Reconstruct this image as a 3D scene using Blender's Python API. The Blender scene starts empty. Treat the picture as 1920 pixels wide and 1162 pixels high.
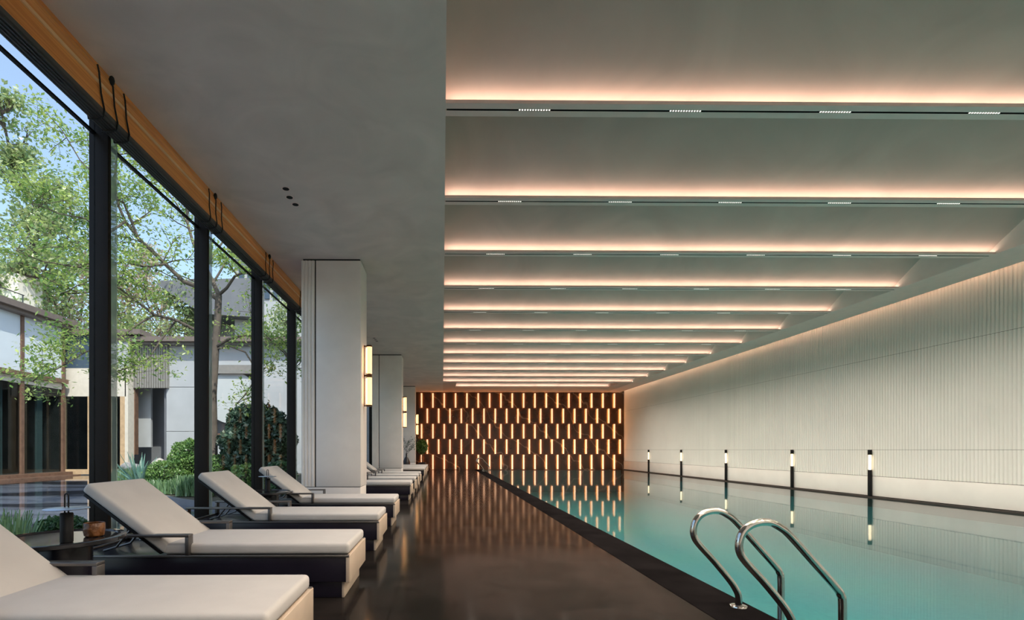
import bpy, bmesh, math, random
import numpy as np
from mathutils import Vector, Matrix
R = math.radians
C = bpy.context.scene.collection
random.seed(7)
# ------------------------------------------------------------------ camera
W_, H_ = 1920, 1162
F = 930.0; TH = 0.0098; CX = 839.0; CY = 843.0; EYE = 1.15
cam = bpy.data.cameras.new('camera'); camo = bpy.data.objects.new('camera', cam); C.objects.link(camo)
cam.sensor_fit = 'HORIZONTAL'; cam.sensor_width = 36; cam.lens = F / W_ * 36
cam.shift_x = (W_ / 2 - CX) / W_; cam.shift_y = (CY - H_ / 2) / W_
cam.clip_start = 0.05; cam.clip_end = 400
camo.location = (0, 0, EYE); camo.rotation_euler = (math.pi / 2, 0, -TH)
bpy.context.scene.camera = camo
# ------------------------------------------------------------------ view, world and sun
vs = bpy.context.scene.view_settings
vs.view_transform = 'Standard'; vs.look = 'None'; vs.gamma = 1; vs.use_curve_mapping = False; vs.exposure = 0.0
world = bpy.data.worlds.new('world'); bpy.context.scene.world = world; world.use_nodes = True
wn = world.node_tree.nodes; wl = world.node_tree.links
sky = wn.new('ShaderNodeTexSky'); sky.sky_type = 'NISHITA'; sky.sun_disc = False
sky.sun_elevation = R(48); sky.sun_rotation = R(150); sky.air_density = 1.0; sky.dust_density = 1.2; sky.ozone_density = 1.2
SKY_STRENGTH = 0.38
wn['Background'].inputs[1].default_value = SKY_STRENGTH
mixs = wn.new('ShaderNodeMixRGB'); mixs.inputs[0].default_value = .38; mixs.inputs[2].default_value = (1.55, 1.75, 2.2, 1)   # thin high haze
wl.new(sky.outputs[0], mixs.inputs[1]); wl.new(mixs.outputs[0], wn['Background'].inputs[0])
sl = bpy.data.lights.new('sun', 'SUN'); sl.energy = 4.2; sl.angle = R(0.6); sl.color = (1, .93, .82)
so = bpy.data.objects.new('sun', sl); C.objects.link(so)
so.rotation_euler = Vector((-.40, .62, -.78)).to_track_quat('-Z', 'Y').to_euler()
SPOT_W = 165.0; COVE = 8.8; WARM = (1.0, .87, .70); LEDC = (1.0, .56, .30)

# ------------------------------------------------------------------ helpers
def P(px, py, Y=None, X=None, z=None):
    """world point on the sight line of a photo pixel, at a given Y, X or height"""
    a = (px - CX) / F; b = (CY - py) / F
    d = Vector((a * math.cos(TH) + math.sin(TH), -a * math.sin(TH) + math.cos(TH), b))
    if Y is not None: t = Y / d.y
    elif X is not None: t = X / d.x
    else: t = (z - EYE) / d.z
    return Vector((0, 0, EYE)) + d * t

def mat(name, col, rough=.6, metal=0, var=.06, scale=6, bump=0, bscale=40, spec=.5, emit=None, estr=0, alpha_mix=None, sheen=0):
    m = bpy.data.materials.new(name); m.use_nodes = True
    n = m.node_tree.nodes; l = m.node_tree.links; b = n['Principled BSDF']
    b.inputs['Roughness'].default_value = rough; b.inputs['Metallic'].default_value = metal
    b.inputs['Specular IOR Level'].default_value = spec
    tc = n.new('ShaderNodeTexCoord')
    if var:
        t = n.new('ShaderNodeTexNoise'); t.inputs['Scale'].default_value = scale; t.inputs['Detail'].default_value = 4
        r = n.new('ShaderNodeValToRGB')
        r.color_ramp.elements[0].position = .3; r.color_ramp.elements[1].position = .7
        r.color_ramp.elements[0].color = (*[c * (1 - var) for c in col], 1)
        r.color_ramp.elements[1].color = (*[min(1, c * (1 + var)) for c in col], 1)
        l.new(tc.outputs['Object'], t.inputs['Vector']); l.new(t.outputs[0], r.inputs[0]); l.new(r.outputs[0], b.inputs['Base Color'])
    else: b.inputs['Base Color'].default_value = (*col, 1)
    if bump:
        t2 = n.new('ShaderNodeTexNoise'); t2.inputs['Scale'].default_value = bscale; t2.inputs['Detail'].default_value = 3
        bp = n.new('ShaderNodeBump'); bp.inputs['Strength'].default_value = bump; bp.inputs['Distance'].default_value = .01
        l.new(tc.outputs['Object'], t2.inputs['Vector']); l.new(t2.outputs[0], bp.inputs['Height']); l.new(bp.outputs[0], b.inputs['Normal'])
    if emit:
        b.inputs['Emission Color'].default_value = (*emit, 1); b.inputs['Emission Strength'].default_value = estr
    return m

class MB:
    def __init__(s): s.v = []; s.f = []
    def add(s, vs, fs):
        o = len(s.v); s.v += [tuple(q) for q in vs]; s.f += [tuple(i + o for i in f) for f in fs]; return s
    def box(s, x0, x1, y0, y1, z0, z1):
        vs = [(x, y, z) for z in (z0, z1) for y in (y0, y1) for x in (x0, x1)]
        return s.add(vs, [(0, 2, 3, 1), (4, 5, 7, 6), (0, 1, 5, 4), (2, 6, 7, 3), (0, 4, 6, 2), (1, 3, 7, 5)])
    def prism(s, prof, a0, a1, axis='X'):
        """closed profile extruded along an axis: X -> prof is (y,z); Y -> (x,z); Z -> (x,y)"""
        n = len(prof)
        def pt(p, a):
            return (a, p[0], p[1]) if axis == 'X' else (p[0], a, p[1]) if axis == 'Y' else (p[0], p[1], a)
        vs = [pt(p, a0) for p in prof] + [pt(p, a1) for p in prof]
        fs = [(i, (i + 1) % n, n + (i + 1) % n, n + i) for i in range(n)] + [tuple(range(n))[::-1], tuple(range(n, 2 * n))]
        return s.add(vs, fs)
    def lathe(s, prof, cx=0, cy=0, seg=32, sx=1, sy=1):
        vs = []; fs = []; n = len(prof)
        for k in range(seg):
            a = 2 * math.pi * k / seg
            for r, z in prof: vs.append((cx + r * math.cos(a) * sx, cy + r * math.sin(a) * sy, z))
        for k in range(seg):
            for i in range(n - 1):
                a = k * n + i; b = ((k + 1) % seg) * n + i
                fs.append((a, b, b + 1, a + 1))
        fs.append(tuple(k * n for k in range(seg))[::-1]); fs.append(tuple(k * n + n - 1 for k in range(seg)))
        return s.add(vs, fs)
    def tube(s, pts, rad, seg=8):
        pts = [Vector(p) for p in pts]; n = len(pts)
        if not isinstance(rad, (list, tuple)): rad = [rad] * n
        vs = []; fs = []; up = None
        for i, p in enumerate(pts):
            t = (pts[min(i + 1, n - 1)] - pts[max(i - 1, 0)])
            if t.length < 1e-9: t = Vector((0, 0, 1))
            t.normalize()
            if up is None:
                up = t.orthogonal().normalized()
            up = (up - t * up.dot(t))
            if up.length < 1e-6: up = t.orthogonal()
            up.normalize(); sd = t.cross(up)
            for k in range(seg):
                a = 2 * math.pi * k / seg
                vs.append(p + (up * math.cos(a) + sd * math.sin(a)) * rad[i])
        for i in range(n - 1):
            for k in range(seg):
                a = i * seg + k; b = i * seg + (k + 1) % seg
                fs.append((a, b, b + seg, a + seg))
        fs.append(tuple(range(seg))[::-1]); fs.append(tuple(range((n - 1) * seg, n * seg)))
        return s.add(vs, fs)
    def cyl(s, x, y, z0, z1, r, seg=24): return s.lathe([(r, z0), (r, z1)], x, y, seg)
    def build(s, name, m, parent=None, smooth=False, bevel=0, bseg=2, world=True):
        me = bpy.data.meshes.new(name)
        V = np.array(s.v, dtype=float)
        if parent is not None: off = wloc(parent) if world else Vector((0, 0, 0))
        else:
            lo = V.min(0); hi = V.max(0); off = Vector(((lo[0] + hi[0]) / 2, (lo[1] + hi[1]) / 2, lo[2]))
        me.from_pydata([tuple(q) for q in (V - np.array(off))], [], s.f); me.update()
        o = bpy.data.objects.new(name, me); C.objects.link(o)
        if parent is not None: o.parent = parent
        else: o.location = off
        for mm in (m if isinstance(m, (list, tuple)) else [m]): me.materials.append(mm)
        bm = bmesh.new(); bm.from_mesh(me); bmesh.ops.recalc_face_normals(bm, faces=bm.faces); bm.to_mesh(me); bm.free()
        if smooth:
            me.polygons.foreach_set('use_smooth', [True] * len(me.polygons)); me.set_sharp_from_angle(angle=R(40))
        if bevel:
            b = o.modifiers.new('bevel', 'BEVEL'); b.width = bevel; b.segments = bseg; b.limit_method = 'ANGLE'; b.angle_limit = R(40)
            me.polygons.foreach_set('use_smooth', [True] * len(me.polygons))
        return o

def wloc(o):
    v = Vector(o.location)
    while o.parent is not None: o = o.parent; v += o.location
    return v
def thing(name, label, cat, loc=(0, 0, 0), group=None, kind=None):
    o = bpy.data.objects.new(name, None); C.objects.link(o); o.location = loc; o.empty_display_size = .2
    return tag(o, label, cat, group, kind)
def tag(o, label=None, cat=None, group=None, kind=None):
    if label: o['label'] = label
    if cat: o['category'] = cat
    if group: o['group'] = group
    if kind: o['kind'] = kind
    return o
def struct(o): o['kind'] = 'structure'; return o
def copy_tree(root, loc, label=None):
    c = root.copy(); C.objects.link(c); c.location = loc
    if label: c['label'] = label
    for ch in list(root.children):
        k = ch.copy(); C.objects.link(k); k.parent = c
        for g in list(ch.children):
            q = g.copy(); C.objects.link(q); q.parent = k
    return c
ORD = ['zeroth', 'first', 'second', 'third', 'fourth', 'fifth', 'sixth', 'seventh', 'eighth', 'ninth', 'tenth', 'eleventh', 'twelfth', 'thirteenth', 'fourteenth', 'fifteenth', 'sixteenth', 'seventeenth', 'eighteenth']

# ------------------------------------------------------------------ materials
def plaster(name, col, s1=1.2):
    m = mat(name, col, .75, var=.10, scale=s1, bump=.25, bscale=5)
    n = m.node_tree.nodes; l = m.node_tree.links
    t = [q for q in n if q.type == 'TEX_NOISE'][0]; t.inputs['Distortion'].default_value = 1.2; t.inputs['Detail'].default_value = 8
    return m
M_ceil = plaster('grey_plaster', (.76, .645, .60))
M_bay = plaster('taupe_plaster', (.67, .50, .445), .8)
M_cheek = mat('lit_cheek_tone', (.88, .78, .72), .6, var=.02)  # cove light on the bay cheeks, put into a lighter colour
M_beam = mat('beam_paint', (.86, .665, .61), .6, var=.03)
M_white = mat('pale_stone_panel', (.70, .68, .635), .5, var=.04, scale=2)
M_flute = mat('fluted_ivory_panel', (.745, .73, .68), .55, var=.03, scale=1)
M_col = mat('column_panel', (.84, .79, .735), .45, var=.04, scale=2.5)
M_black = mat('black_metal', (.008, .008, .009), .45, metal=0, var=.2, spec=.2)
M_bronze = mat('bronze_mullion', (.015, .011, .008), .6, metal=0, spec=.2, var=.15, scale=3)
M_gap = mat('dark_joint', (.02, .018, .016), .8, var=.1)
M_copper = mat('dark_bronze_cap', (.10, .045, .02), .35, metal=.7, var=.1)
M_cream = mat('mattress_fabric', (.50, .48, .45), .85, var=.04, scale=5, bump=.15, bscale=300)
M_navy = mat('dark_lacquer', (.014, .012, .020), .25, var=.15, scale=3, spec=.3)
M_foot = mat('foot_board_veneer', (.55, .44, .33), .4, var=.08, scale=5)
M_alu = mat('frame_metal', (.16, .15, .145), .38, metal=.85, var=.1)
M_steel = mat('polished_steel', (.62, .60, .57), .09, metal=1, var=.03)
M_conc = mat('smooth_concrete', (.42, .43, .45), .7, var=.06, scale=1.5)
M_dconc = mat('dark_slate', (.16, .165, .185), .7, var=.08, scale=1.5)  # dark grey stone of kerb, recess, niche and eave
M_brown = mat('brown_timber', (.16, .09, .06), .55, var=.2, scale=6)
M_tan = mat('tan_timber', (.52, .36, .22), .5, var=.12, scale=6)
M_slat = mat('grey_slats', (.24, .225, .21), .7, var=.08)
M_roofe = mat('roof_metal', (.17, .13, .11), .5, var=.1)
M_pale = mat('pale_blue_panel', (.64, .69, .74), .35, var=.05, scale=.8)
M_blue = mat('dark_blue_panel', (.055, .085, .125), .3, var=.1)
M_creamp = mat('cream_lintel', (.66, .60, .52), .6, var=.06)
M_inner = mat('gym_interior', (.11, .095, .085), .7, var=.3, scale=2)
M_rock = mat('pale_rock', (.50, .45, .40), .9, var=.2, scale=4, bump=.8, bscale=6)
M_soil = mat('soil', (.08, .07, .05), .95, var=.3, scale=4)
M_bark = mat('bark', (.12, .095, .08), .9, var=.3, scale=5, bump=.6, bscale=20)
M_tower = mat('sunlit_render', (.85, .78, .70), .8, var=.04)
M_led = mat('led_diffuser', (.9, .8, .7), .4, var=0, emit=LEDC, estr=1.25)
M_halo = mat('added_orange_halo', (.9, .5, .2), .5, var=0, emit=(1, .36, .08), estr=38)
M_glow = mat('added_amber_glow', (.9, .6, .3), .5, var=0, emit=(1, .52, .20), estr=9)
M_tube = mat('warm_glass_tube', (.9, .75, .5), .4, var=0, emit=(1, .63, .29), estr=1.35)
M_boll = mat('bollard_diffuser', (.9, .8, .6), .4, var=0, emit=(1, .80, .52), estr=1.8)
M_cove = mat('cove_strip', (.9, .8, .7), .5, var=0, emit=WARM, estr=COVE)
M_cell = mat('spot_cell', (.9, .9, .85), .4, var=0, emit=(1, .93, .82), estr=1.6)
M_amber = mat('amber_ribbed_glass', (.13, .05, .014), .25, var=.6, scale=14, bump=.8, bscale=30)
M_vase = mat('black_ceramic', (.015, .013, .015), .3, var=.2)
M_cord = mat('black_cord', (.01, .01, .01), .8, var=.1)
M_rail = mat('blind_rail', (.055, .052, .05), .45, var=.1, scale=2)

def wood_blind():
    m = mat('orange_timber', (.62, .26, .075), .38, var=.0); n = m.node_tree.nodes; l = m.node_tree.links; b = n['Principled BSDF']
    tc = [q for q in n if q.type == 'TEX_COORD'][0]
    mp = n.new('ShaderNodeMapping'); mp.inputs['Scale'].default_value = (30, .6, 30)
    t = n.new('ShaderNodeTexNoise'); t.inputs['Scale'].default_value = 2; t.inputs['Detail'].default_value = 5
    r = n.new('ShaderNodeValToRGB'); r.color_ramp.elements[0].color = (.62, .20, .04, 1); r.color_ramp.elements[1].color = (.85, .36, .10, 1)
    r.color_ramp.elements[0].position = .3; r.color_ramp.elements[1].position = .7
    l.new(tc.outputs['Object'], mp.inputs[0]); l.new(mp.outputs[0], t.inputs[0]); l.new(t.outputs[0], r.inputs[0]); l.new(r.outputs[0], b.inputs['Base Color'])
    return m
M_orange = wood_blind()

def stone_floor():
    m = mat('dark_stone_floor', (.024, .019, .016), .13, var=0, spec=.035); n = m.node_tree.nodes; l = m.node_tree.links; b = n['Principled BSDF']
    tc = [q for q in n if q.type == 'TEX_COORD'][0]; geo = n.new('ShaderNodeNewGeometry')
    t = n.new('ShaderNodeTexNoise'); t.inputs['Scale'].default_value = 1.6; t.inputs['Detail'].default_value = 8; t.inputs['Distortion'].default_value = .8
    r = n.new('ShaderNodeValToRGB'); r.color_ramp.elements[0].color = (.008, .007, .006, 1); r.color_ramp.elements[1].color = (.020, .016, .014, 1)
    r.color_ramp.elements[0].position = .35; r.color_ramp.elements[1].position = .68
    br = n.new('ShaderNodeTexBrick'); br.offset = 0; br.inputs['Scale'].default_value = 1
    br.inputs['Brick Width'].default_value = 1.112; br.inputs['Row Height'].default_value = 1.112; br.inputs['Mortar Size'].default_value = .003
    br.inputs['Color1'].default_value = br.inputs['Color2'].default_value = (1, 1, 1, 1); br.inputs['Mortar'].default_value = (.35, .35, .35, 1)
    mp = n.new('ShaderNodeMapping'); mp.inputs['Location'].default_value = (.375, .3, 0)
    mx = n.new('ShaderNodeMixRGB'); mx.blend_type = 'MULTIPLY'; mx.inputs[0].default_value = 1
    l.new(geo.outputs['Position'], t.inputs[0]); l.new(geo.outputs['Position'], mp.inputs[0]); l.new(mp.outputs[0], br.inputs[0])
    l.new(t.outputs[0], r.inputs[0]); l.new(r.outputs[0], mx.inputs[1]); l.new(br.outputs[0], mx.inputs[2]); l.new(mx.outputs[0], b.inputs['Base Color'])
    mr = n.new('ShaderNodeMapRange'); mr.inputs[3].default_value = .11; mr.inputs[4].default_value = .135
    l.new(t.outputs[0], mr.inputs[0]); l.new(mr.outputs[0], b.inputs['Roughness'])
    return m
M_floor = stone_floor()
M_rim = mat('brown_black_rim', (.028, .020, .017), .5, var=.2)
M_coping = mat('black_coping_stone', (.008, .007, .007), .7, var=.3, scale=3, spec=0)

def marble():
    m = mat('brown_black_marble', (.04, .022, .015), .25, var=0); n = m.node_tree.nodes; l = m.node_tree.links; b = n['Principled BSDF']
    geo = n.new('ShaderNodeNewGeometry')
    t = n.new('ShaderNodeTexNoise'); t.inputs['Scale'].default_value = 1.1; t.inputs['Detail'].default_value = 6
    r = n.new('ShaderNodeValToRGB'); r.color_ramp.elements[0].color = (.014, .007, .004, 1); r.color_ramp.elements[1].color = (.038, .017, .009, 1)
    w = n.new('ShaderNodeTexWave'); w.wave_type = 'BANDS'; w.bands_direction = 'DIAGONAL'; w.inputs['Scale'].default_value = .28
    w.inputs['Distortion'].default_value = 9; w.inputs['Detail'].default_value = 4; w.inputs['Detail Scale'].default_value = 1.2
    r2 = n.new('ShaderNodeValToRGB'); r2.color_ramp.elements[0].position = .993; r2.color_ramp.elements[1].position = 1.0
    r2.color_ramp.elements[0].color = (0, 0, 0, 1); r2.color_ramp.elements[1].color = (.16, .16, .16, 1)
    mx = n.new('ShaderNodeMixRGB'); mx.inputs[2].default_value = (.5, .42, .36, 1)
    l.new(geo.outputs['Position'], t.inputs[0]); l.new(geo.outputs['Position'], w.inputs[0]); l.new(t.outputs[0], r.inputs[0])
    l.new(w.outputs[1], r2.inputs[0]); l.new(r2.outputs[0], mx.inputs[0]); l.new(r.outputs[0], mx.inputs[1]); l.new(mx.outputs[0], b.inputs['Base Color'])
    return m
M_marble = marble()

def surface_mix(name, ior, tint, rough, bump=0, bscale=3, stretch=(1, 1, 1), refl=1.0):
    m = bpy.data.materials.new(name); m.use_nodes = True; n = m.node_tree.nodes; l = m.node_tree.links
    n.remove(n['Principled BSDF']); out = n['Material Output']
    tr = n.new('ShaderNodeBsdfTransparent'); tr.inputs[0].default_value = (*tint, 1)
    gl = n.new('ShaderNodeBsdfGlossy'); gl.inputs['Roughness'].default_value = rough; gl.inputs[0].default_value = (refl, refl, refl, 1)
    fr = n.new('ShaderNodeFresnel'); fr.inputs[0].default_value = ior; mx = n.new('ShaderNodeMixShader')
    gg = n.new('ShaderNodeNewGeometry'); mr = n.new('ShaderNodeMapRange'); mr.inputs[3].default_value = ior; mr.inputs[4].default_value = 1 / ior
    l.new(gg.outputs['Backfacing'], mr.inputs[0]); l.new(mr.outputs[0], fr.inputs[0])     # same reflectance from both sides of the sheet
    l.new(fr.outputs[0], mx.inputs[0]); l.new(tr.outputs[0], mx.inputs[1]); l.new(gl.outputs[0], mx.inputs[2]); l.new(mx.outputs[0], out.inputs[0])
    if bump:
        geo = n.new('ShaderNodeNewGeometry'); mp = n.new('ShaderNodeMapping'); mp.inputs['Scale'].default_value = stretch
        t = n.new('ShaderNodeTexNoise'); t.inputs['Scale'].default_value = bscale; t.inputs['Detail'].default_value = 3
        bp = n.new('ShaderNodeBump'); bp.inputs['Strength'].default_value = bump; bp.inputs['Distance'].default_value = .02
        l.new(geo.outputs['Position'], mp.inputs[0]); l.new(mp.outputs[0], t.inputs[0]); l.new(t.outputs[0], bp.inputs['Height'])
        l.new(bp.outputs[0], gl.inputs['Normal']); l.new(bp.outputs[0], fr.inputs['Normal'])
    return m
M_water = surface_mix('pool_water', 1.22, (.60, .93, .93), .03, .025, 2.2)
M_pond = surface_mix('courtyard_water', 1.33, (.80, .84, .9), .03, .10, 1.1, (1, 2.5, 1))
M_pslate = mat('pond_paving', (.3, .3, .33), .6, var=0)
def _pp():
    n = M_pslate.node_tree.nodes; l = M_pslate.node_tree.links; g = n.new('ShaderNodeNewGeometry'); mp = n.new('ShaderNodeMapping'); mp.inputs['Scale'].default_value = (.22, .75, 1)
    t = n.new('ShaderNodeTexNoise'); t.inputs['Scale'].default_value = 1; t.inputs['Detail'].default_value = 4; r = n.new('ShaderNodeValToRGB')
    r.color_ramp.elements[0].position = .42; r.color_ramp.elements[1].position = .56; r.color_ramp.elements[0].color = (.04, .04, .05, 1); r.color_ramp.elements[1].color = (.42, .42, .46, 1)
    l.new(g.outputs['Position'], mp.inputs[0]); l.new(mp.outputs[0], t.inputs[0]); l.new(t.outputs[0], r.inputs[0]); l.new(r.outputs[0], n['Principled BSDF'].inputs['Base Color'])
_pp()
M_glass = surface_mix('window_glass', 1.05, (.95, .985, .975), .0)
M_fin = mat('green_glass_fin', (.55, .70, .64), .25, var=.04)
M_fin.node_tree.nodes['Principled BSDF'].inputs['Alpha'].default_value = .5
M_gymglass = surface_mix('tinted_glass', 1.25, (.55, .60, .62), .0)

def pool_tile():
    m = mat('turquoise_mosaic', (.1, .4, .38), .4, var=0); n = m.node_tree.nodes; l = m.node_tree.links; b = n['Principled BSDF']
    geo = n.new('ShaderNodeNewGeometry')
    br = n.new('ShaderNodeTexBrick'); br.offset = 0; br.inputs['Scale'].default_value = 1
    br.inputs['Brick Width'].default_value = .06; br.inputs['Row Height'].default_value = .06; br.inputs['Mortar Size'].default_value = .002
    br.inputs['Color1'].default_value = (.055, .150, .158, 1); br.inputs['Color2'].default_value = (.072, .185, .195, 1); br.inputs['Mortar'].default_value = (.085, .185, .19, 1)
    t = n.new('ShaderNodeTexNoise'); t.inputs['Scale'].default_value = .5
    mx = n.new('ShaderNodeMixRGB'); mx.blend_type = 'MULTIPLY'; mx.inputs[0].default_value = .25
    l.new(geo.outputs['Position'], br.inputs[0]); l.new(geo.outputs['Position'], t.inputs[0])
    l.new(br.outputs[0], mx.inputs[1]); l.new(t.outputs[1], mx.inputs[2]); l.new(mx.outputs[0], b.inputs['Base Color'])
    return m
M_tile = pool_tile()

def leaf_mat(name, c1, c2, trans=.5):
    m = bpy.data.materials.new(name); m.use_nodes = True; n = m.node_tree.nodes; l = m.node_tree.links
    n.remove(n['Principled BSDF']); out = n['Material Output']
    g = n.new('ShaderNodeNewGeometry'); t = n.new('ShaderNodeTexNoise'); t.inputs['Scale'].default_value = 1.3; t.inputs['Detail'].default_value = 3
    ad = n.new('ShaderNodeMath'); ad.operation = 'MULTIPLY_ADD'; ad.inputs[1].default_value = .5; ad.inputs[2].default_value = -.25
    a2 = n.new('ShaderNodeMath'); a2.operation = 'ADD'
    r = n.new('ShaderNodeValToRGB'); r.color_ramp.elements[0].position = .3; r.color_ramp.elements[1].position = .75
    r.color_ramp.elements[0].color = (*c1, 1); r.color_ramp.elements[1].color = (*c2, 1)
    d = n.new('ShaderNodeBsdfDiffuse'); tl = n.new('ShaderNodeBsdfTranslucent'); mx = n.new('ShaderNodeMixShader'); mx.inputs[0].default_value = trans
    gl = n.new('ShaderNodeBsdfGlossy'); gl.inputs['Roughness'].default_value = .35; m2 = n.new('ShaderNodeMixShader'); m2.inputs[0].default_value = .06
    l.new(g.outputs['Position'], t.inputs[0]); l.new(g.outputs['Random Per Island'], ad.inputs[0]); l.new(ad.outputs[0], a2.inputs[0]); l.new(t.outputs[0], a2.inputs[1])
    l.new(a2.outputs[0], r.inputs[0])
    l.new(r.outputs[0], d.inputs[0]); l.new(r.outputs[0], tl.inputs[0]); l.new(d.outputs[0], mx.inputs[1]); l.new(tl.outputs[0], mx.inputs[2])
    l.new(mx.outputs[0], m2.inputs[1]); l.new(gl.outputs[0], m2.inputs[2]); l.new(m2.outputs[0], out.inputs[0])
    return m
L_main = leaf_mat('maple_leaves', (.17, .31, .08), (.60, .70, .20))
L_pale = leaf_mat('pale_leaves', (.22, .34, .14), (.50, .55, .24))
L_brown = leaf_mat('russet_twigs', (.42, .30, .22), (.66, .56, .36))
L_bush = leaf_mat('bright_bush_leaves', (.07, .17, .04), (.26, .42, .12), .3)
L_dark = leaf_mat('dark_bush_leaves', (.025, .06, .04), (.12, .20, .13), .2)
L_hedge = leaf_mat('hedge_leaves', (.03, .09, .04), (.12, .24, .10), .3)
L_grass = leaf_mat('grass_blades', (.09, .19, .08), (.28, .42, .20), .3)
L_agave = leaf_mat('agave_leaves', (.10, .22, .18), (.26, .42, .34), .2)

# ------------------------------------------------------------------ the hall: shell
YB, YF = -3.0, 28.9          # back (behind the camera) and far wall
XR, XWIN = 10.6, -3.35       # right wall and window line
ZC = 4.51                    # ceiling and beam underside
ROOF = 6.0
BY = [4.807 + 1.807 * k for k in range(-4, 13)]     # near faces of the beams
# floor slab between the windows and the pool, coping
struct(MB().box(-3.6, 1.85, YB, YF + .1, -.25, 0).build('floor', M_floor))
struct(MB().box(1.856, 2.28, YB, YF + .1, -.25, 0).build('trim_1', M_coping, bevel=.006))
struct(MB().box(1.80, 1.90, YB, YF, -.26, -.02).build('trim_2', M_gap))
struct(MB().box(10.50, 10.596, YB, YF, -.25, .006).build('trim_3', M_rim))
# pool
pool = thing('swimming_pool', 'long turquoise indoor swimming pool beside the dark stone deck', 'swimming pool', (6.3, 12, -1.45))
b = MB()
b.box(2.08, 10.5, YB + .02, YF - .02, -1.45, -1.30); b.box(2.08, 2.28, YB + .02, YF - .02, -1.3, -.25); b.box(10.47, 10.59, YB + .02, YF - .02, -1.3, -.25)
b.box(2.28, 10.38, YB + .01, YB + .2, -1.3, -.05); b.box(2.28, 10.38, YF - .15, YF - .02, -1.3, -.04)
b.build('basin', M_tile, pool)
MB().add([(2.28, YB, -.022), (10.505, YB, -.022), (10.505, YF, -.022), (2.28, YF, -.022)], [(0, 1, 2, 3)]).build('water', M_water, pool)
# left flat ceiling (its inner edge is the left cheek of the bays) and the soffit along the right wall
c = MB(); c.box(-3.45, .03, YB - .2, YF + .1, ZC, ROOF); struct(c.build('ceiling', M_ceil))
c = MB(); c.box(9.5, 10.36, YB - .2, YF + .1, ZC, ZC + .30); struct(c.build('ceiling', M_beam))
c = MB(); c.box(9.5, 9.6, YB - .2, YF + .1, ZC + .3, ROOF); c.box(9.492, 9.5, YB - .2, YF + .1, ZC + .004, ROOF); struct(c.build('ceiling', M_cheek))
# sloping panels of the bays
c = MB()
for i, y in enumerate(BY):
    x0, x1 = (.69, 8.9) if i == len(BY) - 1 else (.02, 9.51)
    ya = (BY[i - 1] + .19) if i else YB - .1
    ye, ze = y + .12, ZC + .07
    zt = min(ze + .63 * (ye - ya), ROOF - .05)
    c.prism([(ye, ze), (ye, ze + .12), (ya, zt + .12), (ya, zt)], x0, x1, 'X')
struct(c.build('ceiling', M_bay))
# flat ceiling parts at the far end
c = MB(); ya = BY[-2] + .19
c.box(.02, 9.51, BY[-1] + .19, YF + .1, ZC, ZC + .3); c.box(.02, .69, ya, BY[-1] + .2, ZC, ZC + .3); c.box(8.9, 9.51, ya, BY[-1] + .2, ZC, ZC + .3)
c.box(.60, .70, ya, BY[-1] + .2, ZC + .3, ROOF); c.box(8.9, 9.0, ya, BY[-1] + .2, ZC + .3, ROOF)
struct(c.build('ceiling', M_bay))
# beams with a recessed track slot, cove strips, track spotlights
def make_module():
    t = thing('track_spotlight', 'x', 'spotlight', (0, 0, 0), 'linear spotlights in the ceiling tracks')
    MB().box(-.16, .16, -.0105, .0105, .003, .02).build('housing', M_black, t)
    b = MB()
    for j in range(12):
        x = -.147 + j * .0267
        b.lathe([(.0085, -.001), (.0085, .006)], x, 0, 8)
    b.build('lens_row', M_cell, t)
    l = bpy.data.lights.new('spot', 'SPOT'); l.energy = SPOT_W; l.spot_size = R(146); l.spot_blend = 1; l.shadow_soft_size = .03; l.color = (1, .86, .74)
    lo = bpy.data.objects.new('lamp_light', l); C.objects.link(lo); lo.parent = t; lo.location = (0, 0, -.03)
    return t
mod0 = make_module(); used = False
tn = 4
for i, y in enumerate(BY):
    vis = i - 3
    last = i == len(BY) - 1
    x0, x1 = (.69, 8.9) if last else (.03, 9.5)
    b = MB()
    b.box(x0, x1, y, y + .081, ZC, ZC + .012); b.box(x0, x1, y + .107, y + .19, ZC, ZC + .012)
    b.box(x0, x1, y, y + .008, ZC + .012, ZC + .034)                            # lip that hides the strip
    b.box(x0, x1, y + .182, y + .19, ZC + .012, ROOF - .05)
    struct(b.build('trim_%d' % tn, M_beam)); tn += 1
    where = ('%s ceiling beam' % ORD[vis]) if vis >= 1 else ('%s ceiling beam above the picture top' % ORD[4 - i])
    cv = MB().box(x0 + .02, x1 - .02, y + .025, y + .055, ZC + .0125, ZC + .0225).build('cove_light', M_cove)
    tag(cv, 'warm cove light strip hidden above the %s' % where, 'light strip', 'warm cove lights of the pool ceiling')
    if not last:
        tr = MB(); tr.box(x0 + .01, x1 - .01, y + .079, y + .109, ZC + .022, ZC + .03); tr.box(x0 + .01, x1 - .01, y + .0812, y + .083, ZC + .001, ZC + .022); tr.box(x0 + .01, x1 - .01, y + .105, y + .1068, ZC + .001, ZC + .022)
        tag(tr.build('light_track', M_black), 'slim black light track recessed in the %s' % where, 'light track', 'black tracks of the pool ceiling')
        for j in range(6):
            loc = (.91 + 1.5 * j, y + .094, ZC + .001)
            lab = ('%s spotlight from the left in the %s' % (ORD[j + 1], where)) + (', counted from the camera' if vis >= 1 else '')
            if not used: mod0.location = loc; mod0['label'] = lab; used = True
            else: copy_tree(mod0, loc, lab)
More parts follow.
